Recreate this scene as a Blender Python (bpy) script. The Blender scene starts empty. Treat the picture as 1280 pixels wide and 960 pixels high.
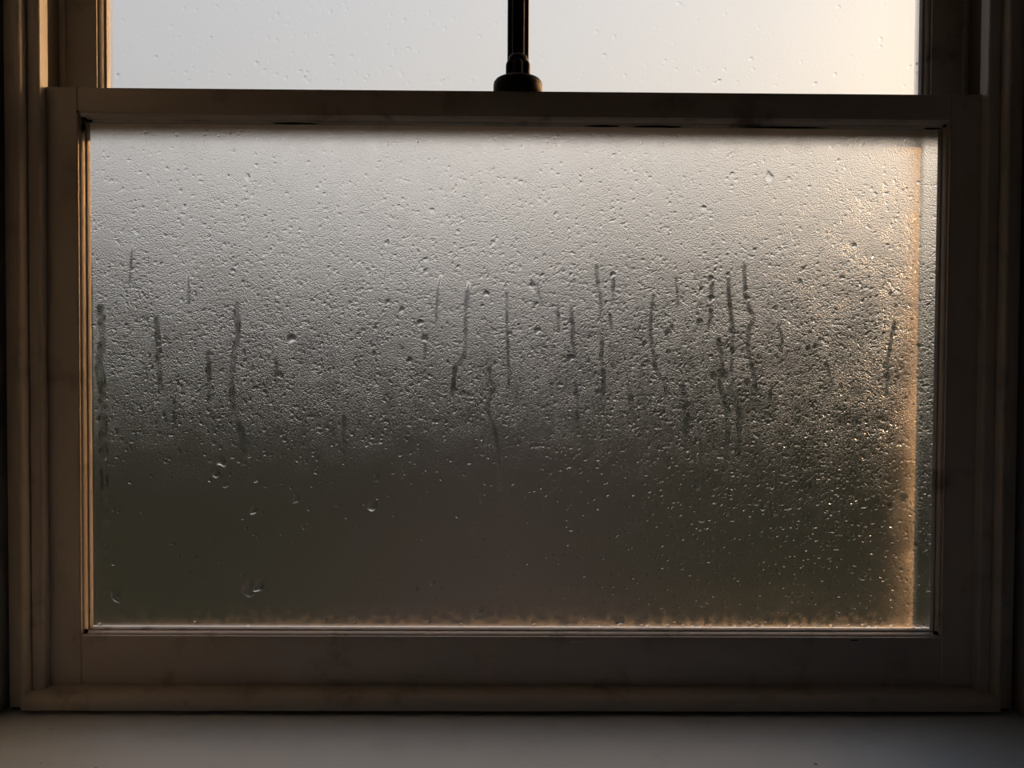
import bpy, bmesh, math, random
import numpy as np
from mathutils import Vector, Matrix

# ------------------------------------------------------------------ camera
scene = bpy.context.scene
COL = scene.collection
Z0 = 1.20                                  # height of the lower sash's centre above the floor

cam_data = bpy.data.cameras.new('camera')
cam = bpy.data.objects.new('camera', cam_data)
COL.objects.link(cam)
cam_data.sensor_width = 36.0
cam_data.lens = 36.0 * 1000.0 / 1280.0
cam_data.clip_start = 0.01
yaw, pitch, roll = math.radians(0.5218), math.radians(-1.3025), math.radians(0.3021)
fwd = Vector((math.sin(yaw) * math.cos(pitch), math.cos(yaw) * math.cos(pitch), math.sin(pitch)))
rgt = Vector((math.cos(yaw), -math.sin(yaw), 0))
upv = rgt.cross(fwd)
r2 = math.cos(roll) * rgt + math.sin(roll) * upv
u2 = -math.sin(roll) * rgt + math.cos(roll) * upv
M = Matrix((r2, u2, -fwd)).transposed().to_4x4()
M.translation = Vector((-0.01146, -0.9, Z0 + 0.01441))
cam.matrix_world = M
scene.camera = cam

# ------------------------------------------------------------------ light
SUN_AZ, SUN_EL = math.radians(37.5), math.radians(13.0)      # to the right of straight out, above the horizon
SUN_DIR = Vector((math.sin(SUN_AZ) * math.cos(SUN_EL), math.cos(SUN_AZ) * math.cos(SUN_EL), math.sin(SUN_EL)))

world = bpy.data.worlds.new('evening_sky')
scene.world = world
world.use_nodes = True
wn, wl = world.node_tree.nodes, world.node_tree.links
wn.clear()
def wnode(t, **kw):
    n = wn.new(t)
    for k, v in kw.items():
        setattr(n, k, v)
    return n
tc = wnode('ShaderNodeTexCoord')
sep = wnode('ShaderNodeSeparateXYZ'); wl.new(tc.outputs['Generated'], sep.inputs[0])
ramp = wnode('ShaderNodeValToRGB')
SKY = [(0.0, (0.52, 0.505, 0.50)), (0.10, (0.59, 0.59, 0.59)), (0.28, (0.585, 0.60, 0.625)),
       (0.50, (0.60, 0.66, 0.77)), (1.0, (0.42, 0.57, 0.84))]
els = ramp.color_ramp.elements
while len(els) < len(SKY):
    els.new(0.5)
for e, (p, c) in zip(els, SKY):
    e.position = p; e.color = (*c, 1)
wl.new(sep.outputs['Z'], ramp.inputs[0])
dot = wnode('ShaderNodeVectorMath', operation='DOT_PRODUCT')
wl.new(tc.outputs['Generated'], dot.inputs[0]); dot.inputs[1].default_value = SUN_DIR
mx = wnode('ShaderNodeMath', operation='MAXIMUM'); wl.new(dot.outputs['Value'], mx.inputs[0]); mx.inputs[1].default_value = 0
pw = wnode('ShaderNodeMath', operation='POWER'); wl.new(mx.outputs[0], pw.inputs[0]); pw.inputs[1].default_value = 3.5
glow = wnode('ShaderNodeVectorMath', operation='SCALE'); glow.inputs[0].default_value = (0.52, 0.42, 0.29)
wl.new(pw.outputs[0], glow.inputs['Scale'])
pw2 = wnode('ShaderNodeMath', operation='POWER'); wl.new(mx.outputs[0], pw2.inputs[0]); pw2.inputs[1].default_value = 30.0
aur = wnode('ShaderNodeVectorMath', operation='SCALE'); aur.inputs[0].default_value = (0.95, 0.62, 0.28)
wl.new(pw2.outputs[0], aur.inputs['Scale'])
add0 = wnode('ShaderNodeVectorMath', operation='ADD')
wl.new(glow.outputs[0], add0.inputs[0]); wl.new(aur.outputs[0], add0.inputs[1])
add = wnode('ShaderNodeVectorMath', operation='ADD')
wl.new(ramp.outputs[0], add.inputs[0]); wl.new(add0.outputs[0], add.inputs[1])
bg = wnode('ShaderNodeBackground'); bg.inputs['Strength'].default_value = 1.0
wl.new(add.outputs[0], bg.inputs['Color'])
out = wnode('ShaderNodeOutputWorld'); wl.new(bg.outputs[0], out.inputs[0])

sun_data = bpy.data.lights.new('sun', 'SUN')
sun_data.energy = 2.2
sun_data.color = (1.0, 0.53, 0.21)
sun_data.angle = math.radians(0.6)
sun_data.cycles.use_multiple_importance_sampling = False
sun = bpy.data.objects.new('sun', sun_data)
COL.objects.link(sun)
sun.rotation_euler = SUN_DIR.to_track_quat('Z', 'Y').to_euler()
sun.location = (6, 8, 5)

vs = scene.view_settings
vs.view_transform = 'Standard'; vs.look = 'None'; vs.gamma = 1.0; vs.use_curve_mapping = False
vs.exposure = 0.0
cy = scene.cycles
cy.max_bounces = 16; cy.diffuse_bounces = 6; cy.transmission_bounces = 12; cy.glossy_bounces = 6
cy.transparent_max_bounces = 32
cy.sample_clamp_indirect = 4.0
cy.use_denoising = True

# ------------------------------------------------------------------ materials
def mat(name):
    m = bpy.data.materials.new(name); m.use_nodes = True
    m.node_tree.nodes.clear()
    return m
class NT:
    def __init__(s, m): s.t = m.node_tree
    def n(s, ty, ins=None, **kw):
        n = s.t.nodes.new(ty)
        for k, v in kw.items(): setattr(n, k, v)
        for k, v in (ins or {}).items():
            if isinstance(v, bpy.types.NodeSocket): s.t.links.new(v, n.inputs[k])
            else: n.inputs[k].default_value = v
        return n
    def math(s, op, a, b=0.0, clamp=False):
        n = s.n('ShaderNodeMath', {0: a, 1: b}, operation=op); n.use_clamp = clamp
        return n.outputs[0]
    def mixc(s, f, a, b):
        n = s.n('ShaderNodeMix', data_type='RGBA')
        for k, v in ((0, f), (6, a), (7, b)):
            if isinstance(v, bpy.types.NodeSocket): s.t.links.new(v, n.inputs[k])
            else: n.inputs[k].default_value = v if k == 0 else (*v, 1)
        return n.outputs[2]
    def rng(s, v, a, b, c=0.0, d=1.0):
        return s.n('ShaderNodeMapRange', {0: v, 1: a, 2: b, 3: c, 4: d}, interpolation_type='SMOOTHSTEP').outputs[0]
    def out(s, sh): s.n('ShaderNodeOutputMaterial', {0: sh})

def paint_mat(name, col, dirt, rough=0.42, grain=(40, 40, 3), dirt_amt=0.55, bump=0.12, specks=False):
    """Old oil paint: brush grain, blotchy grime, fine pits."""
    m = mat(name); t = NT(m)
    g = t.n('ShaderNodeNewGeometry')
    mp = t.n('ShaderNodeMapping', {'Vector': g.outputs['Position'], 'Scale': grain})
    n1 = t.n('ShaderNodeTexNoise', {'Vector': mp.outputs[0], 'Scale': 6.0, 'Detail': 5.0, 'Roughness': 0.6})
    n2 = t.n('ShaderNodeTexNoise', {'Vector': g.outputs['Position'], 'Scale': 17.0, 'Detail': 6.0, 'Roughness': 0.65})
    n3 = t.n('ShaderNodeTexNoise', {'Vector': g.outputs['Position'], 'Scale': 3.0, 'Detail': 3.0})
    f = t.math('MULTIPLY', t.rng(n2.outputs[0], 0.52, 0.75), dirt_amt)
    c = t.mixc(f, col, dirt)
    c = t.mixc(t.math('MULTIPLY', t.rng(n3.outputs[0], 0.35, 0.7), 0.22), c, (col[0] * 0.75, col[1] * 0.77, col[2] * 0.8))
    if specks:
        v = t.n('ShaderNodeTexVoronoi', {'Vector': g.outputs['Position'], 'Scale': 38.0})
        n4 = t.n('ShaderNodeTexNoise', {'Vector': g.outputs['Position'], 'Scale': 23.0})
        lim = t.rng(n4.outputs[0], 0.47, 0.66, 0.0, 0.095)
        sp = t.math('LESS_THAN', v.outputs['Distance'], lim)
        c = t.mixc(t.math('MULTIPLY', sp, 0.8), c, (0.03, 0.028, 0.025))
    h = t.math('ADD', t.math('MULTIPLY', n1.outputs[0], 0.6), t.math('MULTIPLY', n2.outputs[0], 0.5))
    b = t.n('ShaderNodeBump', {'Strength': bump, 'Distance': 0.004, 'Height': h})
    p = t.n('ShaderNodeBsdfPrincipled', {'Base Color': c, 'Roughness': rough, 'Normal': b.outputs[0]})
    t.out(p.outputs[0])
    return m

def plain_mat(name, col, rough=0.6, metal=0.0, scale=20.0, var=0.25, bump=0.05):
    m = mat(name); t = NT(m)
    g = t.n('ShaderNodeNewGeometry')
    n = t.n('ShaderNodeTexNoise', {'Vector': g.outputs['Position'], 'Scale': scale, 'Detail': 4.0})
    c = t.mixc(t.math('MULTIPLY', n.outputs[0], var * 2), col, tuple(x * 0.55 for x in col))
    b = t.n('ShaderNodeBump', {'Strength': bump, 'Distance': 0.01, 'Height': n.outputs[0]})
    p = t.n('ShaderNodeBsdfPrincipled', {'Base Color': c, 'Roughness': rough, 'Metallic': metal, 'Normal': b.outputs[0],
                                          'Specular IOR Level': 0.06 if rough > 0.85 else (0.22 if name == 'black_fastener' else 0.5)})
    t.out(p.outputs[0])
    return m

PAINT = (0.52, 0.50, 0.48)
MATS = {}
MATS['paint_v'] = paint_mat('sash_paint_upright', PAINT, (0.10, 0.075, 0.05), grain=(60, 60, 3))
MATS['paint_h'] = paint_mat('sash_paint_level', PAINT, (0.10, 0.075, 0.05), grain=(3, 60, 60))
MATS['mould_v'] = paint_mat('moulding_paint_upright', (0.36, 0.34, 0.32), (0.05, 0.04, 0.03), rough=0.3, grain=(80, 80, 5), dirt_amt=0.75)  # darker copy of the moulding paint, weaker sunlight put into its colour
MATS['mould_h'] = paint_mat('moulding_paint_level', (0.58, 0.59, 0.62), (0.05, 0.04, 0.03), rough=0.3, grain=(5, 80, 80), dirt_amt=0.75)  # paler, cooler copy of the same paint, sky glow put into its colour
MATS['bead_v'] = paint_mat('bead_paint_upright', (0.46, 0.455, 0.44), (0.09, 0.08, 0.06), rough=0.36, grain=(60, 60, 3))
MATS['bead_h'] = paint_mat('bead_paint_level', (0.47, 0.47, 0.46), (0.09, 0.08, 0.06), rough=0.36, grain=(3, 60, 60))
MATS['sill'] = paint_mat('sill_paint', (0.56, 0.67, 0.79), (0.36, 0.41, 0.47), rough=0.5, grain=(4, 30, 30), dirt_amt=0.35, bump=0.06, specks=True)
MATS['mould_and_shade_black'] = plain_mat('black_mildew_and_joint_shade', (0.012, 0.010, 0.008), 0.9)  # mildew black, also the shade painted in the joint under the bead
MATS['iron'] = plain_mat('black_fastener', (0.010, 0.009, 0.008), 0.5, 0.0, 60, 0.1)
MATS['channel'] = plain_mat('dark_channel_paint', (0.13, 0.12, 0.10), 0.7)  # one dark tone, deeper than the sash paint
MATS['putty'] = plain_mat('old_putty', (0.30, 0.27, 0.23), 0.8)
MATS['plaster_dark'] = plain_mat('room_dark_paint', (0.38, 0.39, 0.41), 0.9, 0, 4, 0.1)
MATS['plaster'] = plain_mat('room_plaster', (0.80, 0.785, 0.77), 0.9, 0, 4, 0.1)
MATS['floorwood'] = plain_mat('room_floorboards', (0.12, 0.085, 0.06), 0.5, 0, 5, 0.3)
MATS['stone'] = plain_mat('window_stone', (0.12, 0.11, 0.095), 0.9)
MATS['lawn'] = plain_mat('dark_lawn', (0.027, 0.029, 0.014), 0.95, 0, 1.2, 0.3)
MATS['leaf'] = plain_mat('dark_foliage', (0.035, 0.045, 0.018), 0.9, 0, 2.0, 0.4)
MATS['leaf2'] = plain_mat('olive_foliage', (0.055, 0.050, 0.022), 0.9, 0, 2.0, 0.4)
MATS['bark'] = plain_mat('bark', (0.06, 0.045, 0.03), 0.9)
MATS['brick'] = plain_mat('brown_brickwork', (0.085, 0.055, 0.038), 0.9, 0, 3.0, 0.3)
MATS['slate'] = plain_mat('slate_roof', (0.12, 0.10, 0.09), 0.7, 0, 3.0, 0.2)
MATS['housewhite'] = plain_mat('house_joinery', (0.4, 0.4, 0.38), 0.6)
MATS['earth'] = plain_mat('garden_path', (0.05, 0.040, 0.030), 0.95, 0, 2.0)

def glass_mat():
    m = mat('window_glass'); t = NT(m)
    fr = t.n('ShaderNodeFresnel', {'IOR': 1.35})
    tr = t.n('ShaderNodeBsdfTransparent', {'Color': (0.97, 0.97, 0.968, 1)})
    gl = t.n('ShaderNodeBsdfAnisotropic', {'Roughness': 0.02})
    mx = t.n('ShaderNodeMixShader', {0: fr.outputs[0], 1: tr.outputs[0], 2: gl.outputs[0]})
    t.out(mx.outputs[0]); return m
MATS['glass'] = glass_mat()

def house_glass():
    m = mat('dark_house_glass'); t = NT(m)
    p = t.n('ShaderNodeBsdfPrincipled', {'Base Color': (0.02, 0.025, 0.03, 1), 'Roughness': 0.08})
    t.out(p.outputs[0]); return m
MATS['houseglass'] = house_glass()

def fog_mat(name, tint, grain_scale, grain, rough_max):
    """Film of condensation: fine droplets that scatter forward, a share that lets light straight
    through, and a milky share where it lies thick. Per-vertex: rough, clear, milky, grain."""
    m = mat(name); t = NT(m)
    g = t.n('ShaderNodeNewGeometry')
    def at(nm): return t.n('ShaderNodeAttribute', attribute_name=nm).outputs['Fac']
    v = t.n('ShaderNodeTexVoronoi', {'Vector': g.outputs['Position'], 'Scale': grain_scale}, feature='SMOOTH_F1')
    n = t.n('ShaderNodeTexNoise', {'Vector': g.outputs['Position'], 'Scale': grain_scale * 0.8, 'Detail': 3.0})
    h = t.math('ADD', v.outputs['Distance'], t.math('MULTIPLY', n.outputs[0], 0.35))
    b = t.n('ShaderNodeBump', {'Strength': t.math('MULTIPLY', at('grain'), grain), 'Distance': 0.0011, 'Height': h})
    r = t.n('ShaderNodeBsdfRefraction', {'Color': (*tint, 1), 'Roughness': t.math('MULTIPLY', at('rough'), rough_max),
                                         'IOR': 1.33, 'Normal': b.outputs[0]}, distribution='BECKMANN')
    rw = t.n('ShaderNodeBsdfRefraction', {'Color': (*tint, 1), 'Roughness': t.math('MULTIPLY', at('rough'), rough_max * 1.12),
                                          'IOR': 1.33, 'Normal': b.outputs[0]}, distribution='GGX')
    r = t.n('ShaderNodeMixShader', {0: 0.045, 1: r.outputs[0], 2: rw.outputs[0]})   # narrow forward lobe with a wide halo
    mk = t.n('ShaderNodeBsdfTranslucent', {'Color': (0.86, 0.72, 0.53, 1)})   # warm tint puts an orange sun glow into the deposit
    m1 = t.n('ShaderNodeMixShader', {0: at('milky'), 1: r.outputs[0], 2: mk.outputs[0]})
    tr = t.n('ShaderNodeBsdfTransparent', {'Color': (0.98, 0.98, 0.98, 1)})
    m2 = t.n('ShaderNodeMixShader', {0: at('clear'), 1: m1.outputs[0], 2: tr.outputs[0]})
    t.out(m2.outputs[0]); return m
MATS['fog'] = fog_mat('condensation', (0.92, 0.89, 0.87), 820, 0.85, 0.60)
MATS['fog_thin'] = fog_mat('thin_condensation', (0.90, 0.90, 0.90), 500, 0.24, 0.60)

def water_mat():
    m = mat('water'); t = NT(m)
    fr = t.n('ShaderNodeFresnel', {'IOR': 1.33})
    r = t.n('ShaderNodeBsdfRefraction', {'Color': (0.95, 0.95, 0.95, 1), 'Roughness': 0.26, 'IOR': 1.33}, distribution='GGX')
    gl = t.n('ShaderNodeBsdfAnisotropic', {'Roughness': 0.05})
    mx = t.n('ShaderNodeMixShader', {0: t.math('MULTIPLY', fr.outputs[0], 0.5), 1: r.outputs[0], 2: gl.outputs[0]})
    t.out(mx.outputs[0]); return m
MATS['water'] = water_mat()

# ------------------------------------------------------------------ helpers
def link(name, me, m, parent=None, loc=None):
    o = bpy.data.objects.new(name, me)
    COL.objects.link(o)
    if m: 
        me.materials.clear(); me.materials.append(MATS[m] if isinstance(m, str) else m)
    o.parent = parent
    if loc is not None: o.location = loc
    return o
def tag(o, label=None, cat=None, kind=None, group=None):
    if label: o['label'] = label
    if cat: o['category'] = cat
    if kind: o['kind'] = kind
    if group: o['group'] = group
    return o
def empty(name, loc, label, cat, kind=None, group=None):
    o = bpy.data.objects.new(name, None); COL.objects.link(o)
    o.location = loc; o.empty_display_size = 0.1
    return tag(o, label, cat, kind, group)
def mesh(name, verts, faces, smooth=False):
    me = bpy.data.meshes.new(name); me.from_pydata([tuple(v) for v in verts], [], faces); me.update()
    if smooth:
        for p in me.polygons: p.use_smooth = True
    return me
def box_bm(bm, x0, x1, y0, y1, z0, z1):
    r = bmesh.ops.create_cube(bm, size=1.0)
    for v in r['verts']:
        v.co = Vector(((x0 + x1) / 2 + v.co.x * (x1 - x0), (y0 + y1) / 2 + v.co.y * (y1 - y0), (z0 + z1) / 2 + v.co.z * (z1 - z0)))
    return r['verts']
def box(name, x0, x1, y0, y1, z0, z1, m, parent=None, bev=0.0, seg=2):
    """Box in absolute metres; its vertices are stored relative to the parent's place."""
    o0 = parent_loc(parent)
    bm = bmesh.new()
    box_bm(bm, x0 - o0.x, x1 - o0.x, y0 - o0.y, y1 - o0.y, z0 - o0.z, z1 - o0.z)
    if bev:
        bmesh.ops.bevel(bm, geom=bm.edges[:], offset=bev, segments=seg, affect='EDGES', profile=0.5)
    me = bpy.data.meshes.new(name); bm.to_mesh(me); bm.free()
    if bev:
        for p in me.polygons: p.use_smooth = True
        me.set_sharp_from_angle(angle=math.radians(50))
    return link(name, me, m, parent)
def parent_loc(p):
    v = Vector((0, 0, 0))
    while p is not None:
        v += p.location; p = p.parent
    return v
def prism(name, prof, a, b, axis, m, parent=None, smooth_angle=40):
    """Extrude a closed profile. axis 'x': profile (y,z); axis 'z': profile (x,y); from a to b."""
    o0 = parent_loc(parent); n = len(prof); vs = []
    for t in (a, b):
        for (p, q) in prof:
            P = Vector((t, p, q)) if axis == 'x' else Vector((p, q, t))
            vs.append(P - o0)
    fs = [(i, (i + 1) % n, n + (i + 1) % n, n + i) for i in range(n)] + [tuple(range(n))[::-1], tuple(range(n, 2 * n))]
    me = mesh(name, vs, fs, True)
    bm = bmesh.new(); bm.from_mesh(me); bmesh.ops.recalc_face_normals(bm, faces=bm.faces[:]); bm.to_mesh(me); bm.free()
    me.set_sharp_from_angle(angle=math.radians(smooth_angle))
    return link(name, me, m, parent)
def mitred(name, side, W, H, cz, y0, prof, m, parent):
    """One side of a mitred frame moulding. prof: (inward, depth) points, closed; rectangle W x H centred at (0, cz)."""
    o0 = parent_loc(parent); n = len(prof); vs = []
    for e in (-1, 1):
        for (s, d) in prof:
            hx, hz = W / 2 - s, H / 2 - s
            if side == 'left': P = Vector((-hx, y0 + d, cz + e * hz))
            elif side == 'right': P = Vector((hx, y0 + d, cz + e * hz))
            elif side == 'top': P = Vector((e * hx, y0 + d, cz + hz))
            else: P = Vector((e * hx, y0 + d, cz - hz))
            vs.append(P - o0)
    fs = [(i, (i + 1) % n, n + (i + 1) % n, n + i) for i in range(n)] + [tuple(range(n))[::-1], tuple(range(n, 2 * n))]
    me = mesh(name, vs, fs, True)
    bm = bmesh.new(); bm.from_mesh(me); bmesh.ops.recalc_face_normals(bm, faces=bm.faces[:]); bm.to_mesh(me); bm.free()
    me.set_sharp_from_angle(angle=math.radians(32))
    return link(name, me, m, parent)
def lathe(name, prof, seg, m, parent, loc, squash=None):
    vs, fs = [], []
    for (r, z) in prof:
        for k in range(seg):
            a = 2 * math.pi * k / seg
            rr = r if squash is None else r * squash(a, z)
            vs.append((rr * math.cos(a), rr * math.sin(a), z))
    for i in range(len(prof) - 1):
        for k in range(seg):
            k2 = (k + 1) % seg
            fs.append((i * seg + k, i * seg + k2, (i + 1) * seg + k2, (i + 1) * seg + k))
    fs.append(tuple(range(seg))[::-1]); fs.append(tuple((len(prof) - 1) * seg + k for k in range(seg)))
    me = mesh(name, vs, fs, True); me.set_sharp_from_angle(angle=math.radians(45))
    return link(name, me, m, parent, loc)

# ------------------------------------------------------------------ the room (structure)
RX, RYB, RZT = 1.5, -3.0, 2.7              # half width, back wall, ceiling
WIN_X, WALL_IN, WALL_OUT = 0.566, -0.24, 0.105
def struct(o, label, cat): return tag(o, label, cat, 'structure')
SILL_Z = Z0 - 0.3712
WTOP = Z0 + 1.02
struct(box('floor', -RX - .1, RX + .1, RYB - .1, WALL_IN, -0.05, 0.0, 'floorwood'), 'bare brown floorboards of the room', 'floor')
struct(box('ceiling', -RX - .1, RX + .1, RYB - .1, WALL_IN, RZT, RZT + .06, 'plaster'), 'plain plaster ceiling of the room', 'ceiling')
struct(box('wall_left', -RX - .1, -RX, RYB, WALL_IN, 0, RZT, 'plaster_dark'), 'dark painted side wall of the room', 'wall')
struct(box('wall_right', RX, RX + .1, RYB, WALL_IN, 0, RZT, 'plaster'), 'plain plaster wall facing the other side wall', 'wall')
struct(box('wall_back', -RX, RX, RYB - .1, RYB, 0, RZT, 'plaster'), 'plain plaster wall facing the window', 'wall')
bm = bmesh.new()
for a in ((-RX - .1, -WIN_X - .012, 0, RZT), (WIN_X + .012, RX + .1, 0, RZT), (-WIN_X - .012, WIN_X + .012, 0, SILL_Z - .03), (-WIN_X - .012, WIN_X + .012, WTOP, RZT)):
    box_bm(bm, a[0], a[1], WALL_IN, WALL_OUT, a[2], a[3])
me = bpy.data.meshes.new('wall_front'); bm.to_mesh(me); bm.free()
struct(link('wall_front', me, 'plaster'), 'plaster wall around the sash window opening', 'wall')
# side linings of the reveal
for k, s in ((1, -1), (2, 1)):
    x0, x1 = sorted((s * WIN_X, s * (WIN_X + .012)))
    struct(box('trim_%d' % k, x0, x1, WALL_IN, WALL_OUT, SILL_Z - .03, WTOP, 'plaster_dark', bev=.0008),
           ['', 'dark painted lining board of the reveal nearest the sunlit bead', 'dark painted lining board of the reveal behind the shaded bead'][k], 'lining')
# sill board
prof = [(-0.31, SILL_Z - .012), (-0.306, SILL_Z - .003), (-0.298, SILL_Z), (0.02, SILL_Z), (0.02, SILL_Z - .03), (-0.306, SILL_Z - .03)]
struct(prism('window_sill', prof, -WIN_X, WIN_X, 'x', 'sill'), 'pale grey painted sill board with dark specks below the window', 'sill')

# ------------------------------------------------------------------ sash box: pulley stiles, parting beads, linings
PX = 0.5335
tr = empty('trim_3', (0, 0.05, SILL_Z), 'dark sash box with parting beads holding both sashes', 'window frame', 'structure')
for s in (-1, 1):
    def X(a, b): return sorted((s * a, s * b))
    box('pulley_stile', *X(PX, WIN_X), -0.0005, 0.108, SILL_Z, WTOP, 'channel', tr)
    box('parting_bead', *X(PX - .0065, PX), 0.046, 0.0495, SILL_Z + .03, WTOP, 'bead_v', tr, .0008)
    prof = [(s * (PX - .0015), .016), (s * PX, .0145), (s * PX, .0205), (s * (PX - .0015), .019)]
    prism('draught_strip', prof, SILL_Z + .03, WTOP, 'z', 'mould_v', tr)
box('frame_head', -PX, PX, 0, 0.105, WTOP - .03, WTOP, 'paint_h', tr)
box('frame_cill', -PX, PX, 0.0, 0.105, SILL_Z, Z0 - .3525, 'paint_h', tr)
prof = [(0.105, SILL_Z + .01), (0.26, SILL_Z - .02), (0.26, SILL_Z - .10), (0.105, SILL_Z - .10)]
struct(prism('trim_4', prof, -0.75, 0.75, 'x', 'stone'), 'outer stone sill sloping below the sash box', 'sill')

# staff beads in front of the sash (each nailed on, so each its own thing)
BX0, BX1, OX1 = 0.5225, 0.5365, 0.5585
BB_TOP = Z0 - 0.3475
def round_prof(x0, x1, yf, yb, r, s):
    """Bead section: x0 is the edge towards the glass, rounded; s mirrors."""
    pts = [(x0, yb)]
    for k in range(6):
        a = math.pi / 2 * k / 5
        pts.append((x0 + r - r * math.cos(a), yf + r - r * math.sin(a)))
    pts += [(x1, yf), (x1, yb)]
    return [(s * p, q) for p, q in pts]
for k, s in ((5, -1), (6, 1)):
    struct(prism('trim_%d' % k, round_prof(BX0, BX1 - .0012, -.0125, 0.004, .003, s), BB_TOP - .003, WTOP, 'z', 'bead_v'),
           'narrow rounded stop bead against the sash, ' + ('its upper length lit by low sun' if s < 0 else 'its upper edge lit cold grey'), 'bead')
for k, s in ((7, -1), (8, 1)):
    # outer moulding: quirk, roll, flat
    q = [(BX1, .004), (BX1, -.014)]
    for j in range(8):
        a = math.pi * j / 7
        q.append((BX1 + .0045 - .0035 * math.cos(a), -.0185 - .0050 * math.sin(a)))
    q += [(BX1 + .0088, -.0175), (OX1 - .001, -.0175), (OX1, -.0165), (OX1, .004)]
    struct(prism('trim_%d' % k, [(s * x, y) for x, y in q], SILL_Z + .0045, WTOP, 'z', 'bead_v', smooth_angle=50),
           'broad outer moulding with a roll edge beside the stop bead, ' + ('nearest the sunlit bead' if s < 0 else 'nearest the grey lit bead'), 'moulding')
# bottom bead, rounded nose, standing just clear of the sill
q = [(0.0, SILL_Z + .0045), (0.0, BB_TOP), (-.010, BB_TOP - .0012)]
for j in range(8):
    a = math.pi / 2 * j / 7
    q.append((-.016 - .011 * math.sin(a), BB_TOP - .0135 + .011 * math.cos(a)))
q += [(-.027, SILL_Z + .0055), (-.026, SILL_Z + .0045)]
struct(prism('trim_9', q, -BX1 - .003, BX1 + .003, 'x', 'bead_h'), 'long rounded bottom bead between lower sash and grey sill', 'bead')
# black strip in the open joint under the bead, painting its shade
box_back = [(-.012, SILL_Z - .001), (-.012, SILL_Z + .006), (0.0, SILL_Z + .006), (0.0, SILL_Z - .001)]
struct(prism('trim_10', box_back, -OX1, OX1, 'x', 'mould_and_shade_black'), 'black strip standing for shade in the open joint between bottom bead and sill', 'joint')

# ------------------------------------------------------------------ lower sash
MW, MH = 0.9758, 0.5862                     # outer edge of the glazing moulding
OVOLO = [(0, 0), (.0006, -.0004), (.0010, .0012), (.0018, .0016), (.0030, .0034), (.0038, .0058), (.0042, .0084),
         (.0056, .0088), (.0062, .0096), (.0068, .0142), (0, .0142)]
w1 = empty('window_1', (0, 0.02, Z0 - .3525), 'lower sash with one wide pane covered in condensation', 'window', 'structure')
for s in (-1, 1):
    x0, x1 = sorted((s * .48805, s * .5305))
    e = .0007
    pr = [(.48805, .0152), (.48805, e), (.48805 + e, 0), (.5305, 0), (.5305, .045), (.4975, .045), (.4975, .0152)]   # rebated for the glass
    prism('stile', [(s * x, y) for x, y in pr], Z0 - .352, Z0 + (.3212 if s < 0 else .3216), 'z', 'paint_v', w1)
box('meeting_rail', -.4879, .4879, 0, .045, Z0 + .2931, Z0 + .3210, 'paint_h', w1, .0009)
box('bottom_rail', -.4879, .4879, .0002, .045, Z0 - .352, Z0 - .2931, 'paint_h', w1, .0009)
for sd in ('left', 'right', 'top', 'bottom'):
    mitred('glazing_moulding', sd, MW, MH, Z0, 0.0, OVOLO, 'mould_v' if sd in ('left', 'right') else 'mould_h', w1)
    mitred('putty', sd, MW + .019, MH, Z0, 0.0, [(-.0002, .0198), (.0060, .0198), (.0012, .0320), (-.0002, .0320)], 'putty', w1)
# mildew gathered in the moulding's corners
def blob(name, x, y, z, rx, ry, rz, seed, m, parent):
    rnd = random.Random(seed); bm = bmesh.new()
    bmesh.ops.create_icosphere(bm, subdivisions=2, radius=1.0)
    for v in bm.verts:
        k = 0.7 + 0.6 * rnd.random(); v.co = Vector((v.co.x * rx * k, v.co.y * ry * k, v.co.z * rz * k))
    me = bpy.data.meshes.new(name); bm.to_mesh(me); bm.free()
    for p in me.polygons: p.use_smooth = True
    o0 = parent_loc(parent)
    return link(name, me, m, parent, Vector((x, y, z)) - o0)
MIL = [(-.4830, .0045, .2868, .0040, .0014, .0024), (-.4800, .0085, .2864, .0050, .0014, .0014), (-.4835, .004, .2780, .0022, .0018, .0060),
       (.4832, .0046, .2874, .0022, .0012, .0018), (-.4838, .0035, -.2890, .0022, .0016, .0030), (.4835, .0040, -.2892, .0028, .0016, .0024),
       (-.4870, .0006, .2935, .0030, .0008, .0024), (.472, .0104, .2862, .010, .0010, .0009), (.10, .0104, .2860, .020, .0012, .0012),
       (.16, .0106, .2860, .030, .0012, .0012), (-.25, .0104, .2862, .026, .0012, .0010), (.30, .0104, .2860, .05, .0012, .0011)]
for i, a in enumerate(MIL):
    blob('mildew_patch', a[0], a[1], Z0 + a[2], a[3], a[4], a[5], 50 + i, 'mould_and_shade_black', w1)
for i, (x, z, rx, rz) in enumerate([(.292, -.2985, .006, .0016), (.072, -.2985, .012, .0012), (.388, -.2960, .008, .0012)]):
    blob('paint_flake', x, .0012, Z0 + z, rx, .0015, rz, 80 + i, 'mould_h' if i < 2 else 'mould_and_shade_black', w1)

pane = box('pane', -.4940, .4940, .0155, .0195, Z0 - .2868, Z0 + .2868, 'glass', w1)
pl = parent_loc(pane)

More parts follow.
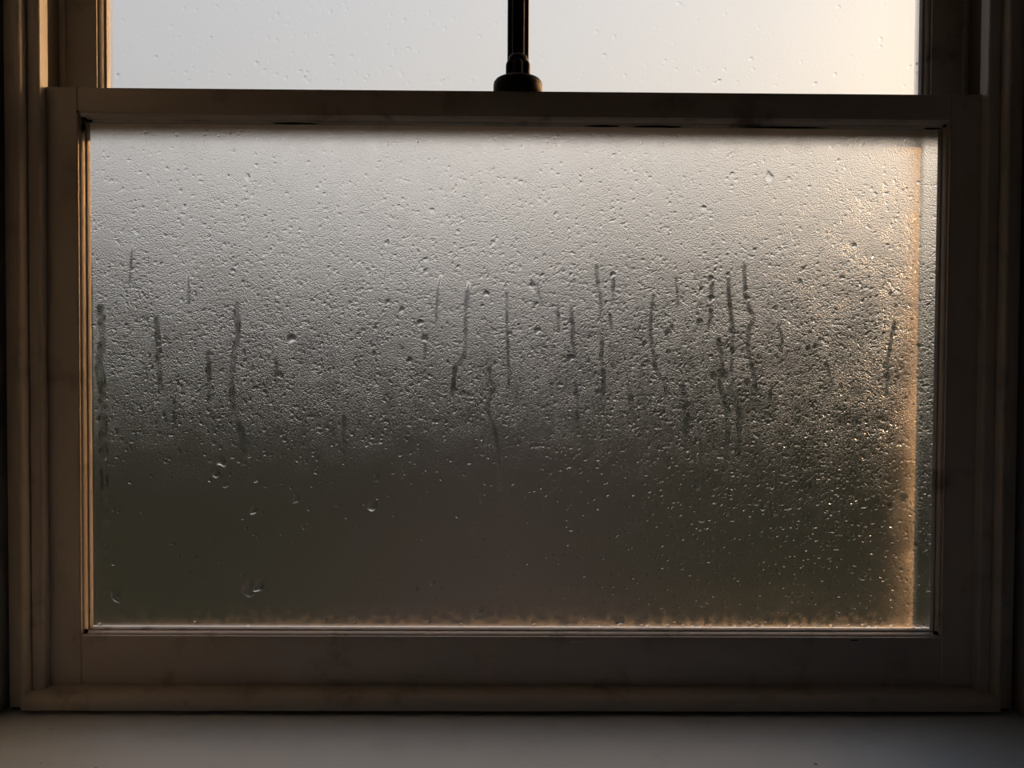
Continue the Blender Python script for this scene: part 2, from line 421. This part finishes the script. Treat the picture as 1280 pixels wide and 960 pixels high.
# sash fastener: base flange, lobed hub, domed cap
fx, fy, fz = .0018, .021, Z0 + .3210
fas = link('sash_fastener', None, None, w1) if False else bpy.data.objects.new('sash_fastener', None)
COL.objects.link(fas); fas.parent = w1; fas.location = Vector((fx, fy, fz)) - parent_loc(w1)
lathe('base_flange', [(.0262, 0), (.0276, .0015), (.0280, .0125), (.0274, .0160), (.0255, .0185), (.0215, .0205), (.0180, .0216), (.0, .0220)], 40, 'iron', fas, (0, 0, 0))
lathe('hub', [(.0112, .0200), (.0112, .0380), (0, .0382)], 32, 'iron', fas, (0, 0, 0))
for k in range(6):
    a = math.pi / 3 * k + math.pi / 6
    lathe('lobe', [(.0064, .0205), (.0064, .0340), (.0060, .0366), (.0048, .0388), (.0028, .0402), (0, .0406)], 16, 'iron', fas, (.0086 * math.cos(a), .0086 * math.sin(a), 0))
lathe('domed_cap', [(.0110, .0360), (.0123, .0372), (.0124, .0400), (.0118, .0430), (.0104, .0458), (.0088, .0474), (.0078, .0478), (0, .0480)], 36, 'iron', fas, (0, 0, 0))

# ------------------------------------------------------------------ upper sash: two panes, moulded glazing bar
w2 = empty('window_2', (0, 0.07, Z0 + .29), 'upper sash of two lightly misted panes parted by a glazing bar', 'window', 'structure')
UY, UT = 0.0505, WTOP - .03
UZ0, UZ1 = Z0 + .3300, UT - .050
for s in (-1, 1):
    x0, x1 = sorted((s * .4925, s * .5300))
    box('stile', x0, x1, UY, UY + .043, Z0 + .2885, UT, 'paint_v', w2, .0009)
box('meeting_rail', -.4924, .4924, UY - .003, UY + .043, Z0 + .2890, UZ0, 'paint_h', w2, .0009)
box('top_rail', -.4924, .4924, UY, UY + .043, UZ1, UT, 'paint_h', w2, .0009)
GB = 0.0025
half = [(.0058, 0), (.0066, .0008), (.0074, .0075), (.0084, .0086), (.0120, .0094), (.0128, .0142)]
prof = [(GB - x, UY - .0012 + d) for x, d in half[::-1]] + [(GB + x, UY - .0012 + d) for x, d in half]
prof += [(GB + .0125, UY + .018), (GB + .006, UY + .034), (GB - .006, UY + .034), (GB - .0125, UY + .018)]
prism('glazing_bar', prof, UZ0, UZ1, 'z', 'iron', w2, smooth_angle=32)
cz2, mw2, mh2 = (UZ0 + UZ1) / 2, .9850, UZ1 - UZ0
OV2 = [(0, 0), (.0010, -.0004), (.0014, .0012), (.0024, .0016), (.0044, .0040), (.0056, .0078), (.0072, .0084), (.0082, .0092), (.0092, .0142), (0, .0142)]
for sd in ('left', 'right', 'top', 'bottom'):
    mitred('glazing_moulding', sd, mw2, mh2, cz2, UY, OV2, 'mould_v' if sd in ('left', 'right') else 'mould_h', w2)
panes2 = []
for a, b in ((-.4850, GB - .009), (GB + .009, .4850)):
    panes2.append(box('pane', a, b, UY + .0150, UY + .0190, UZ0 + .006, UZ1 - .006, 'glass', w2))

# ------------------------------------------------------------------ condensation on the lower pane
rng = np.random.default_rng(7)
STEP = 0.0009
def fog_grid(x0, x1, z0, z1, step):
    nx, nz = int((x1 - x0) / step) + 1, int((z1 - z0) / step) + 1
    return np.linspace(x0, x1, nx), np.linspace(z0, z1, nz)
def smooth(a, n):
    for _ in range(n):
        a = (a + np.roll(a, 1, 0) + np.roll(a, -1, 0)) / 3
        a = (a + np.roll(a, 1, 1) + np.roll(a, -1, 1)) / 3
    return a
def low_noise(shape, cell, seed):
    r = np.random.default_rng(seed)
    gy, gx = shape[0] // cell + 3, shape[1] // cell + 3
    c = r.random((gy, gx))
    yy = np.arange(shape[0]) / cell; xx = np.arange(shape[1]) / cell
    iy, ix = yy.astype(int), xx.astype(int)
    fy_, fx_ = yy - iy, xx - ix
    fy_ = (fy_ * fy_ * (3 - 2 * fy_))[:, None]; fx_ = (fx_ * fx_ * (3 - 2 * fx_))[None, :]
    a = c[iy][:, ix]; b = c[iy][:, ix + 1]; d = c[iy + 1][:, ix]; e = c[iy + 1][:, ix + 1]
    return (a * (1 - fx_) + b * fx_) * (1 - fy_) + (d * (1 - fx_) + e * fx_) * fy_
def stamp(h, rough, clear, xs, zs, x, z, r, slope, ell, wob, phase):
    """A small flattened drop: raises the film and makes it clear water."""
    st = xs[1] - xs[0]
    R = r * 1.4
    i0, i1 = max(0, int((x - R - xs[0]) / st)), min(len(xs), int((x + R - xs[0]) / st) + 2)
    j0, j1 = max(0, int((z - R - zs[0]) / st)), min(len(zs), int((z + R - zs[0]) / st) + 2)
    if i1 - i0 < 1 or j1 - j0 < 1: return
    dx = (xs[i0:i1] - x)[None, :]; dz = (zs[j0:j1] - z)[:, None]
    a = np.arctan2(dz, dx)
    rr = np.sqrt((dx * ell) ** 2 + (dz / ell) ** 2) / (r * (1 + wob * np.sin(2 * a + phase) + .6 * wob * np.sin(3 * a - phase)))
    cap = np.clip(1 - rr * rr, 0, 1) * r * slope * .5
    h[j0:j1, i0:i1] = np.maximum(h[j0:j1, i0:i1], cap)
    inside = np.clip((1.1 - rr) * 4, 0, 1)
    rough[j0:j1, i0:i1] = np.minimum(rough[j0:j1, i0:i1], 1 - .5 * inside)
def path_dist(xs, zs, pts, width):
    """Distance field patch around a polyline: (slices, distance)."""
    st = xs[1] - xs[0]; m = width * 2 + .004
    P = np.array(pts)
    i0, i1 = max(0, int((P[:, 0].min() - m - xs[0]) / st)), min(len(xs), int((P[:, 0].max() + m - xs[0]) / st) + 1)
    j0, j1 = max(0, int((P[:, 1].min() - m - zs[0]) / st)), min(len(zs), int((P[:, 1].max() + m - zs[0]) / st) + 1)
    gx, gz = np.meshgrid(xs[i0:i1], zs[j0:j1]); D = np.full(gx.shape, 9.0)
    for (a, b) in zip(P[:-1], P[1:]):
        d = b - a; L = max((d ** 2).sum(), 1e-12)
        t = np.clip(((gx - a[0]) * d[0] + (gz - a[1]) * d[1]) / L, 0, 1)
        D = np.minimum(D, np.hypot(gx - a[0] - t * d[0], gz - a[1] - t * d[1]))
    return (slice(j0, j1), slice(i0, i1)), D
def film_object(name, xs, zs, y, h, attrs, m, parent):
    nx, nz = len(xs), len(zs)
    gx, gz = np.meshgrid(xs, zs); o0 = parent_loc(parent)
    co = np.stack([gx - o0.x, y - h - o0.y, gz - o0.z], -1).reshape(-1, 3).astype(np.float32)
    idx = np.arange(nx * nz).reshape(nz, nx)
    q = np.stack([idx[:-1, :-1], idx[:-1, 1:], idx[1:, 1:], idx[1:, :-1]], -1).reshape(-1, 4).astype(np.int32)
    me = bpy.data.meshes.new(name)
    me.vertices.add(len(co)); me.vertices.foreach_set('co', co.ravel())
    me.loops.add(q.size); me.loops.foreach_set('vertex_index', q.ravel())
    me.polygons.add(len(q)); me.polygons.foreach_set('loop_start', np.arange(0, q.size, 4, dtype=np.int32))
    me.polygons.foreach_set('use_smooth', np.ones(len(q), dtype=bool))
    me.update(calc_edges=True)
    for k, a in attrs.items():
        at = me.attributes.new(k, 'FLOAT', 'POINT'); at.data.foreach_set('value', a.astype(np.float32).ravel())
    o = link(name, me, m, parent); o['kind'] = 'stuff'
    return o

# tracks of the runs and the larger drops on the glass, millimetres from its centre; last number width / radius
RUNS = [
    ([(-316.6, 83.0), (-315.8, 46.7), (-321.3, 19.4), (-323.2, -8.0), (-320.6, -35.4), (-313.3, -58.2), (-307.9, -85.6)], 6.4),
    ([(-470.6, 77.6), (-469.1, 36.8), (-473.7, 18.5), (-469.4, -17.9), (-468.9, -81.7), (-466.7, -155.0), (-468.8, -210.1)], 8.2),
    ([(-144.1, 158.5), (-146.8, 129.5), (-149.5, 109.5)], 2.7),
    ([(-84.9, 116.3), (-88.5, 98.1), (-90.2, 66.2)], 2.7),
    ([(-53.0, 107.4), (-56.5, 80.0), (-56.3, 39.0), (-58.1, 25.3), (-69.0, 11.6), (-70.7, -17.7)], 4.6),
    ([(-10.1, 96.7), (-9.0, 66.7), (-7.9, 30.2), (-6.8, -8.2)], 3.1),
    ([(-28.8, 11.8), (-28.8, -1.9), (-21.4, -8.3), (-28.7, -17.5), (-30.4, -34.0), (-23.0, -56.9), (-17.4, -89.0), (-17.2, -127.6)], 4.6),
    ([(25.5, 107.9), (27.4, 94.2), (31.1, 86.9)], 2.7),
    ([(64.0, 82.6), (66.0, 58.0), (67.1, 27.8)], 4.6),
    ([(92.9, 128.3), (94.0, 108.3), (98.7, 90.1), (96.1, 69.1)], 4.1),
    ([(107.9, 74.6), (110.8, 56.4)], 3.2),
    ([(100.8, 50.9), (98.3, 26.2), (102.1, 3.3), (101.3, -16.8)], 4.1),
    ([(111.3, 116.6), (112.4, 91.1)], 3.7),
    ([(158.1, 95.0), (154.7, 67.6), (155.8, 44.8), (161.6, 12.8), (172.8, -7.3), (173.8, -16.5)], 3.7),
    ([(224.8, 113.6), (224.1, 90.8), (223.4, 68.0), (220.8, 58.8)], 4.1),
    ([(244.0, 115.6), (244.2, 95.5), (249.2, 59.0), (248.6, 31.6), (247.9, 13.2), (249.9, -0.5), (244.6, -16.1)], 4.1),
    ([(232.9, 45.2), (236.8, 22.3), (236.2, -9.8), (242.9, -28.1), (245.0, -51.0), (243.5, -78.6), (243.9, -119.2)], 5.5),
    ([(245.4, -7.0), (253.9, -23.4), (257.8, -41.8), (256.4, -83.2)], 5.5),
    ([(261.2, 130.3), (263.5, 95.6), (269.2, 79.2), (273.9, 71.0), (267.6, 57.3), (267.0, 31.7), (272.7, 13.4), (276.7, -11.4)], 4.6),
    ([(301.5, 65.7), (306.4, 45.6), (303.7, 39.2)], 3.7),
    ([(294.1, -4.9), (292.5, -25.1)], 4.1),
    ([(-272.2, 21.4), (-271.4, -5.9)], 3.7),
    ([(213.8, -56.7), (215.3, -117.5)], 3.7),
    ([(194.0, -12.7), (198.8, -32.9), (195.5, -67.8)], 5.5),
    ([(-102.9, 43.3), (-101.9, 23.3)], 3.2),
    ([(434.9, 66.5), (428.2, 23.4), (427.0, -15.2)], 4.6),
    ([(357.3, 21.1), (364.1, -1.8)], 3.7),
    ([(70.1, -4.2), (72.2, -44.5)], 3.7),
    ([(-387.8, -24.7), (-387.9, -55.8)], 3.7),
    ([(-435.0, 147.5), (-437.9, 107.7)], 2.7),
    ([(-371.8, 116.3), (-371.0, 85.4)], 3.7),
    ([(-407.3, 66.2), (-404.1, -10.2)], 5.5),
    ([(49.3, 87.1), (49.5, 56.0)], 3.7),
    ([(183.5, 115.2), (186.6, 86.0)], 3.2),
    ([(130.6, -5.7), (134.5, -35.0)], 5.5),
    ([(-349.5, 28.3), (-347.8, -26.4)], 4.6),
    ([(-194.9, -43.9), (-193.9, -89.7)], 4.6),
    ([(206.6, -78.8), (211.1, -152.5)], 3.7),
]
DROPS = [
    (-25.8, 153.9, 3.7), (111.2, 119.3, 4.1), (223.8, 115.5, 4.6), (224.1, 92.7, 4.6), (243.0, 120.1, 3.2), (263.4, 102.9, 3.2),
    (265.4, 92.9, 4.1), (213.0, 103.5, 3.7), (240.7, 4.9, 5.5), (227.8, 4.9, 4.6), (247.4, 55.3, 3.7), (63.5, 24.2, 5.5),
    (-102.2, 121.6, 3.7), (-145.9, 153.1, 3.7), (-162.8, -146.5, 6.4), (-158.3, -114.3, 4.6), (-254.9, 44.3, 5.5), (-267.7, 2.3, 4.6),
    (-298.1, -152.5, 4.6), (-249.6, -138.6, 5.5), (-334.4, -96.7, 5.5), (-340.8, -110.5, 5.5), (-302.8, -242.8, 8.2), (-291.8, -239.1, 6.4),
    (-455.4, -250.6, 6.4), (289.3, 230.5, 5.5), (-303.6, 226.1, 4.6), (285.8, -145.8, 3.7), (273.7, -140.3, 3.7), (210.8, -121.2, 5.5),
    (449.3, -135.0, 5.5), (432.7, -143.4, 4.6), (121.9, -277.8, 6.4), (-295.2, -117.6, 3.7), (-329.9, -123.3, 3.7), (196.9, -31.1, 5.5),
    (192.1, -9.1, 4.6), (266.5, -3.2, 4.6), (23.8, 85.1, 3.7), (19.1, 106.0, 4.6), (-32.9, 96.6, 4.6), (-6.2, 51.2, 3.7),
    (25.8, 55.0, 4.6), (-108.4, 63.3, 4.6), (-129.4, 77.8, 3.7), (-144.9, 86.8, 3.7), (-120.2, 20.4, 4.6), (-102.9, 45.2, 4.6),
    (94.9, -15.0, 3.7), (45.9, 187.0, 3.2), (-95.1, 190.6, 3.7), (387.5, 153.9, 3.7), (344.2, 38.5, 3.7), (374.3, 117.3, 3.7),
    (335.9, 36.6, 3.7), (175.0, 54.0, 4.6), (179.5, 60.4, 3.7), (211.5, 66.1, 4.6), (176.1, 31.2, 3.7), (148.5, 40.2, 3.7),
    (325.7, 112.4, 3.7), (329.2, 127.1, 3.7), (214.7, 195.5, 3.7), (426.7, 5.0, 3.7), (-93.8, -234.8, 3.7), (-38.6, -266.2, 4.6),
    (316.6, -246.7, 3.7), (330.5, -246.7, 3.7), (402.5, -226.0, 4.6), (406.2, -222.3, 3.7), (-112.2, -241.4, 3.7), (241.0, -104.4, 3.7),
]

xs, zs = fog_grid(-.4850, .4850, Z0 - .2862, Z0 + .2862, STEP)
shp = (len(zs), len(xs))
U = (xs[None, :] + .4850) / .9700 * np.ones(shp)         # 0 at the sunlit side .. 1 at the side the sun comes from
V = (zs[:, None] - Z0 + .2862) / .5724 * np.ones(shp)    # 0 at the bottom .. 1 at the top
H_ = np.zeros(shp); ROUGH = np.ones(shp); CLEAR = np.full(shp, .03)
ln4 = low_noise(shp, 6, 4)
ln1, ln2, ln3 = low_noise(shp, 60, 1), low_noise(shp, 18, 2), low_noise(shp, 7, 3)
# small drops, thickest in a belt above the middle
N = 20000
cand = 0
dens = np.exp(-((V - .60) / .20) ** 2) * (0.55 + 0.7 * ln1) + .10 + .75 * np.clip((U - .45) * 2, 0, 1) * np.clip((.6 - V) * 3, 0, 1)
dens *= 1 - .7 * np.clip((.40 - V) * 5, 0, 1) * np.clip((.68 - U) * 3, 0, 1)
px = rng.integers(0, shp[1], N * 4); pz = rng.integers(0, shp[0], N * 4); acc = rng.random(N * 4) < dens[pz, px]
px, pz = px[acc][:N], pz[acc][:N]
for i, j in zip(px, pz):
    r = .0007 + .0015 * rng.random() ** 2.6
    stamp(H_, ROUGH, CLEAR, xs, zs, xs[i], zs[j], r, (.75 + .7 * rng.random()) * (1 + 1.3 * np.clip((.52 - V[j, i]) * 3, 0, 1)), 1 + .25 * rng.normal() * .5, .18, rng.random() * 6.3)
GRAIN = np.clip(.45 + 1.1 * np.exp(-((V - .62) / .30) ** 2) + .5 * np.clip(U - .5, 0, 1), 0, 1.3) * (.75 + .5 * ln2)
GRAIN *= 1 - .75 * np.clip((.44 - V) * 2.6, 0, 1) * np.clip((.66 - U) * 3, 0, 1)
# clear runs
for pts, w in RUNS:
    w = w / 1000
    P = [(x / 1000, Z0 + z / 1000) for x, z in pts]
    sl, D = path_dist(xs, zs, P, w)
    wv = w * .5 * (.75 + .7 * ln3[sl])
    k = np.clip((wv + .0008 - D) / .0017, 0, 1)
    CLEAR[sl] = np.maximum(CLEAR[sl], k * np.clip(.25 + .65 * ln3[sl], 0, .8)); H_[sl] *= 1 - k
# ragged clear edge down the sunlit side
edge = (.0042 + .0012 * ln2 + .0008 * ln1) / .9700
k = np.clip((edge - U) * 500 + .5, 0, 1) * np.clip((.78 - V) * 9, 0, 1)
CLEAR = np.maximum(CLEAR, k * .8); H_ *= 1 - k
# milky deposit, its shape following sun glow and frame shadow: edge band, foot, spray
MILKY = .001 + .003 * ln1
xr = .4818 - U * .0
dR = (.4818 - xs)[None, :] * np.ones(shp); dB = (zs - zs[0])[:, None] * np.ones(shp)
MILKY += .72 * np.clip((dR - .014) / .006, 0, 1) * np.where(dR > .023, np.exp(-np.abs(dR - .023) / .010), 1) * (.6 + .8 * ln2) * (.65 + .35 * V)  # band stops at the frame's shadow edge, shade put into the deposit
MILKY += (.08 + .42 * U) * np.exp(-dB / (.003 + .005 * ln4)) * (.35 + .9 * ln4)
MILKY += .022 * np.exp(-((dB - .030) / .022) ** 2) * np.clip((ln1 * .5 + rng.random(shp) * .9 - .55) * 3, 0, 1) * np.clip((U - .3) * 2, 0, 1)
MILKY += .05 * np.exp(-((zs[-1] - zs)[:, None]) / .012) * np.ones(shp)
# big drops: clear spots below each drop object
big = [(x / 1000, Z0 + z / 1000, r / 1000) for x, z, r in DROPS]
used = np.array([(a, b) for a, b, _ in big])
while len(big) < 290:
    i, j = rng.integers(20, shp[1] - 20), rng.integers(20, shp[0] - 20)
    if rng.random() > dens[j, i] * (1 if V[j, i] > .3 else .4): continue
    x, z, r = xs[i], zs[j], .0017 + .0016 * rng.random() ** 2
    if min(math.hypot(x - a, z - b) - c for a, b, c in big) < r + .002: continue
    big.append((x, z, r))
for x, z, r in big:
    i, j = int(round((x - xs[0]) / STEP)), int(round((z - zs[0]) / STEP)); n = int(r / STEP) + 2
    sl = (slice(max(0, j - n), j + n + 1), slice(max(0, i - n), i + n + 1))
    d = np.hypot(xs[sl[1]][None, :] - x, zs[sl[0]][:, None] - z)
    k = np.clip((r - d) / .0008, 0, 1)
    CLEAR[sl] = np.maximum(CLEAR[sl], k * .75); H_[sl] *= 1 - k
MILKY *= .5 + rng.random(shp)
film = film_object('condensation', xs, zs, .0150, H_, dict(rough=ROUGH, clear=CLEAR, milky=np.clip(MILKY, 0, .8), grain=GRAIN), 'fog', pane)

# drop meshes: a few shared irregular caps, flat side to the glass
def cap_mesh(seed, tear):
    r_ = random.Random(seed); seg, rings = 14, 3
    amp = [(.06 + .16 * r_.random(), r_.random() * 6.3) for _ in range(3)]
    vs, fs = [(0, -.25, -.10 * tear)], []
    for q in range(1, rings + 1):
        t = q / rings
        for k in range(seg):
            a = 2 * math.pi * k / seg
            R = 1 + sum(A * math.sin((n + 2) * a + ph) for n, (A, ph) in enumerate(amp))
            z = math.sin(a) * R * (1 + (.7 * tear if math.sin(a) > 0 else 0)); x = math.cos(a) * R * (1 - (.45 * tear * max(0, math.sin(a))))
            vs.append((x * t, -.25 * (1 - t ** 2.2), z * t - .10 * tear * (1 - t)))
    for k in range(seg): fs.append((0, 1 + (k + 1) % seg, 1 + k))
    for q in range(rings - 1):
        for k in range(seg):
            a, b = 1 + q * seg + k, 1 + q * seg + (k + 1) % seg
            fs.append((a, b, b + seg, a + seg))
    me = mesh('water_drop', vs, fs, True)
    bm = bmesh.new(); bm.from_mesh(me)
    for f in bm.faces:
        if f.normal.y > 0: f.normal_flip()
    bm.to_mesh(me); bm.free()
    me.materials.append(MATS['water']); return me
caps = [cap_mesh(s, t) for s, t in ((1, 0), (2, .15), (3, .35), (4, .1), (5, .6), (6, .2), (7, 0), (8, .45))]
for n, (x, z, r) in enumerate(big):
    o = bpy.data.objects.new('water_drop', caps[rng.integers(0, len(caps))])
    COL.objects.link(o); o.parent = pane
    o.location = Vector((x, .0149, z)) - pl
    s = r * (.9 + .25 * rng.random()); o.scale = (s, s * (.8 + .5 * rng.random()) * (1 + 1.1 * min(1, max(0, (Z0 + .0 - z) * 8))), s)
    o.rotation_euler = (0, rng.normal() * .35, 0)
# water runs: a low rounded ridge of clear water along each track
for n, (pts, w) in enumerate(RUNS):
    P = [Vector((x / 1000, 0, Z0 + z / 1000)) for x, z in pts]
    fine = []
    for a in range(len(P) - 1):
        p0, p1, p2, p3 = P[max(a - 1, 0)], P[a], P[a + 1], P[min(a + 2, len(P) - 1)]
        m_ = max(3, int((p2 - p1).length / .004))
        for k in range(m_):
            t = k / m_
            fine.append(.5 * ((2 * p1) + (p2 - p0) * t + (2 * p0 - 5 * p1 + 4 * p2 - p3) * t * t + (3 * p1 - p0 - 3 * p2 + p3) * t ** 3))
    fine.append(P[-1])
    vs, fs, wid = [], [], .8
    for k, p in enumerate(fine):
        e = min(1, .25 + k / 3, .35 + (len(fine) - 1 - k) / 2)
        wid = min(1.15, max(.35, wid + .22 * rng.normal())); hw = w / 2000 * e * .85 * wid
        d = (fine[min(k + 1, len(fine) - 1)] - fine[max(k - 1, 0)]).normalized()
        nrm = Vector((-d.z, 0, d.x))
        for t in (-1, -.55, 0, .55, 1):
            vs.append(p + nrm * hw * t + Vector((0, .0149 - .05 * hw * (1 - t * t), 0)) - pl)
    for k in range(len(fine) - 1):
        for j in range(4):
            fs.append((k * 5 + j, k * 5 + j + 1, k * 5 + 6 + j, k * 5 + 5 + j))
    me = mesh('water_run', vs, fs, True)
    bm = bmesh.new(); bm.from_mesh(me)
    for f in bm.faces:
        if f.normal.y > 0: f.normal_flip()
    bm.to_mesh(me); bm.free()
    link('water_run', me, 'water', pane)

# thin mist and a few drops on the two upper panes
for pi, pn in enumerate(panes2):
    a, b = ((-.4845, GB - .0095), (GB + .0095, .4845))[pi]
    x2, z2 = fog_grid(a, b, UZ0 + .0065, UZ0 + .33, .0012)
    s2 = (len(z2), len(x2)); h2 = np.zeros(s2); r2_ = np.ones(s2); c2 = np.full(s2, .24)
    l1, l2 = low_noise(s2, 40, 20 + pi), low_noise(s2, 12, 30 + pi)
    for _ in range(420 if pi == 0 else 90):
        x = a + (b - a) * rng.random(); z = z2[0] + .014 + .12 * rng.random() ** 1.3
        if pi == 0 and rng.random() > .25 + .75 * math.exp(-((x + .27) / .13) ** 2): continue
        stamp(h2, r2_, c2, x2, z2, x, z, .0011 + .0016 * rng.random() ** 2, 1.3 + 1.0 * rng.random(), 1, .2, rng.random() * 6)
    dR2 = (x2[-1] - x2)[None, :] * np.ones(s2)
    mk2 = .02 + .02 * l1 + (.08 * np.exp(-((dR2 - .02) / .02) ** 2) if pi == 1 else 0)
    film_object('condensation', x2, z2, UY + .0146, h2, dict(rough=r2_, clear=c2, milky=mk2, grain=.5 + .8 * l2), 'fog_thin', pn)

# ------------------------------------------------------------------ outside: garden, house, trees (seen only through the misted glass)
GZ = -0.55
def ground(name, x0, x1, y0, y1, z, m, label, cat):
    return tag(box(name, x0, x1, y0, y1, z - .3, z, m), label, cat, 'structure')
ground('lawn', -90, 90, .6, 160, GZ, 'lawn', 'dark lawn stretching away beyond the misted glass', 'lawn')
ground('garden_path', -1.2, 1.0, 3, 22, GZ + .015, 'earth', 'brown path crossing the lawn towards the house', 'path')

def crown(name, rx, ry, rz, seed, m, parent, loc, sub=4):
    rnd = random.Random(seed); bm = bmesh.new()
    bmesh.ops.create_icosphere(bm, subdivisions=sub, radius=1.0)
    ph = [(Vector((rnd.uniform(-1, 1), rnd.uniform(-1, 1), rnd.uniform(-1, 1))) * f, rnd.random() * 6.3, a)
          for f, a in ((3, .16), (4, .14), (6, .10), (8, .08), (13, .06), (17, .05), (25, .05), (31, .04))]
    for v in bm.verts:
        k = 1 + sum(a * math.sin(v.co.dot(d) + p) for d, p, a in ph) + rnd.uniform(-.05, .05)
        v.co = Vector((v.co.x * rx * k, v.co.y * ry * k, v.co.z * rz * k))
    me = bpy.data.meshes.new(name); bm.to_mesh(me); bm.free()
    return link(name, me, m, parent, loc)
def tree(x, y, h, r, seed, m, label, group):
    t = empty('tree', (x, y, GZ), label, 'tree', group=group)
    lathe('trunk', [(.22, 0), (.17, .4), (.15, h * .45), (.08, h * .7)], 10, 'bark', t, (0, 0, 0))
    crown('crown', r, r * .9, h * .36, seed, m, t, (0, 0, h * .64))
def bush(x, y, w, h, seed, m, label, group):
    b = empty('shrub', (x, y, GZ), label, 'shrub', group=group)
    lathe('stem', [(.05, 0), (.04, h * .4)], 8, 'bark', b, (0, 0, 0))
    crown('foliage', w / 2, w / 2.4, h * .5, seed, m, b, (0, 0, h * .5), 3)
g1, g2 = 'trees beyond the misted glass', 'shrubs beyond the misted glass'
tree(-13.5, 24, 5.4, 2.6, 1, 'leaf', 'dark green round tree standing well clear of the house', g1)
tree(-20.5, 29, 6.4, 3.0, 2, 'leaf', 'tall dark green tree at the edge of the lawn', g1)
tree(-13.2, 37.5, 6.4, 2.2, 3, 'leaf2', 'olive tree close to the gable of the brown house', g1)
bush(-6.5, 12, 3.4, 1.7, 4, 'leaf', 'broad dark green shrub on the lawn before the trees', g2)
bush(4.8, 13, 2.6, 1.5, 5, 'leaf', 'low dark green shrub near the path', g2)
bush(8.4, 14, 3.4, 2.1, 6, 'leaf', 'broad high dark green shrub among the shrubs off the path', g2)
bush(12.6, 17.5, 3.4, 2.3, 7, 'leaf2', 'olive shrub standing last in the row, towards the low sun', g2)
for k, (x, y, h, r) in enumerate([(5.4, 42, 7.2, 2.9), (13.4, 44, 8.0, 3.1), (21.6, 46, 8.4, 2.8)]):
    tree(x, y, h, r, 20 + k, 'leaf' if k != 1 else 'leaf2', ['dark green tree just past the other gable of the house', 'olive tree between two dark trees beyond the lawn', 'dark green tree farthest from the house towards the sun'][k], g1)
def hedge(x0, x1, y, d, h, seed, m, label):
    rnd = random.Random(seed); bm = bmesh.new()
    box_bm(bm, x0, x1, y, y + d, GZ, GZ + h)
    bmesh.ops.subdivide_edges(bm, edges=bm.edges[:], cuts=14, use_grid_fill=True)
    for v in bm.verts:
        k = .12 if v.co.z < GZ + .01 else .35
        v.co += Vector((0, rnd.uniform(-k, k), rnd.uniform(-1, 1) * k * (v.co.z > GZ + .01)))
    me = bpy.data.meshes.new('hedge'); bm.to_mesh(me); bm.free()
    return tag(link('hedge', me, m), label, 'hedge', group='hedges closing the garden')
for k, (x0, x1, h, m) in enumerate([(-52, -31, 5.2, 'leaf'), (-30, -12, 4.6, 'leaf2'), (-11, 9, 4.4, 'leaf'), (10, 36, 9.0, 'leaf2')]):
    hedge(x0, x1, 56, 2.5, h, 40 + k, m, ['tall dark green hedge behind the tall tree at the lawn edge', 'olive hedge beside the tall dark hedge', 'dark green hedge directly behind the brown house', 'long olive hedge behind the trees nearest the sun'][k])
hs = empty('house', (-2.6, 34, GZ), 'low brown brick house with slate roof across the lawn', 'house')
hw, hd, hh = 6.2, 3.5, 3.6
box('wall', -2.6 - hw, -2.6 + hw, 34 - hd, 34 + hd, GZ, GZ + hh, 'brick', hs)
rp = [(34 - hd - .3, GZ + hh - .1), (34, GZ + hh + 1.5), (34 + hd + .3, GZ + hh - .1)]
rf = prism('roof', rp, -2.6 - hw - .3, -2.6 + hw + .3, 'x', 'slate', hs)
for cx in (-6.6, 1.6):
    box('chimney', cx - .35, cx + .35, 33.7, 34.3, GZ + hh + .9, GZ + hh + 2.2, 'brick', hs)
for cx in (-7.0, -4.4, 0.6, 2.6):
    f = box('window', cx - .6, cx + .6, 34 - hd - .06, 34 - hd + .05, GZ + .9, GZ + 2.3, 'housewhite', hs)
    for q in (-1, 1):
        box('glass_pane', cx + q * .28 - .22, cx + q * .28 + .22, 34 - hd - .08, 34 - hd - .05, GZ + 1.0, GZ + 2.2, 'houseglass', f)
box('door', -2.4, -1.4, 34 - hd - .06, 34 - hd + .05, GZ, GZ + 2.1, 'bark', hs)
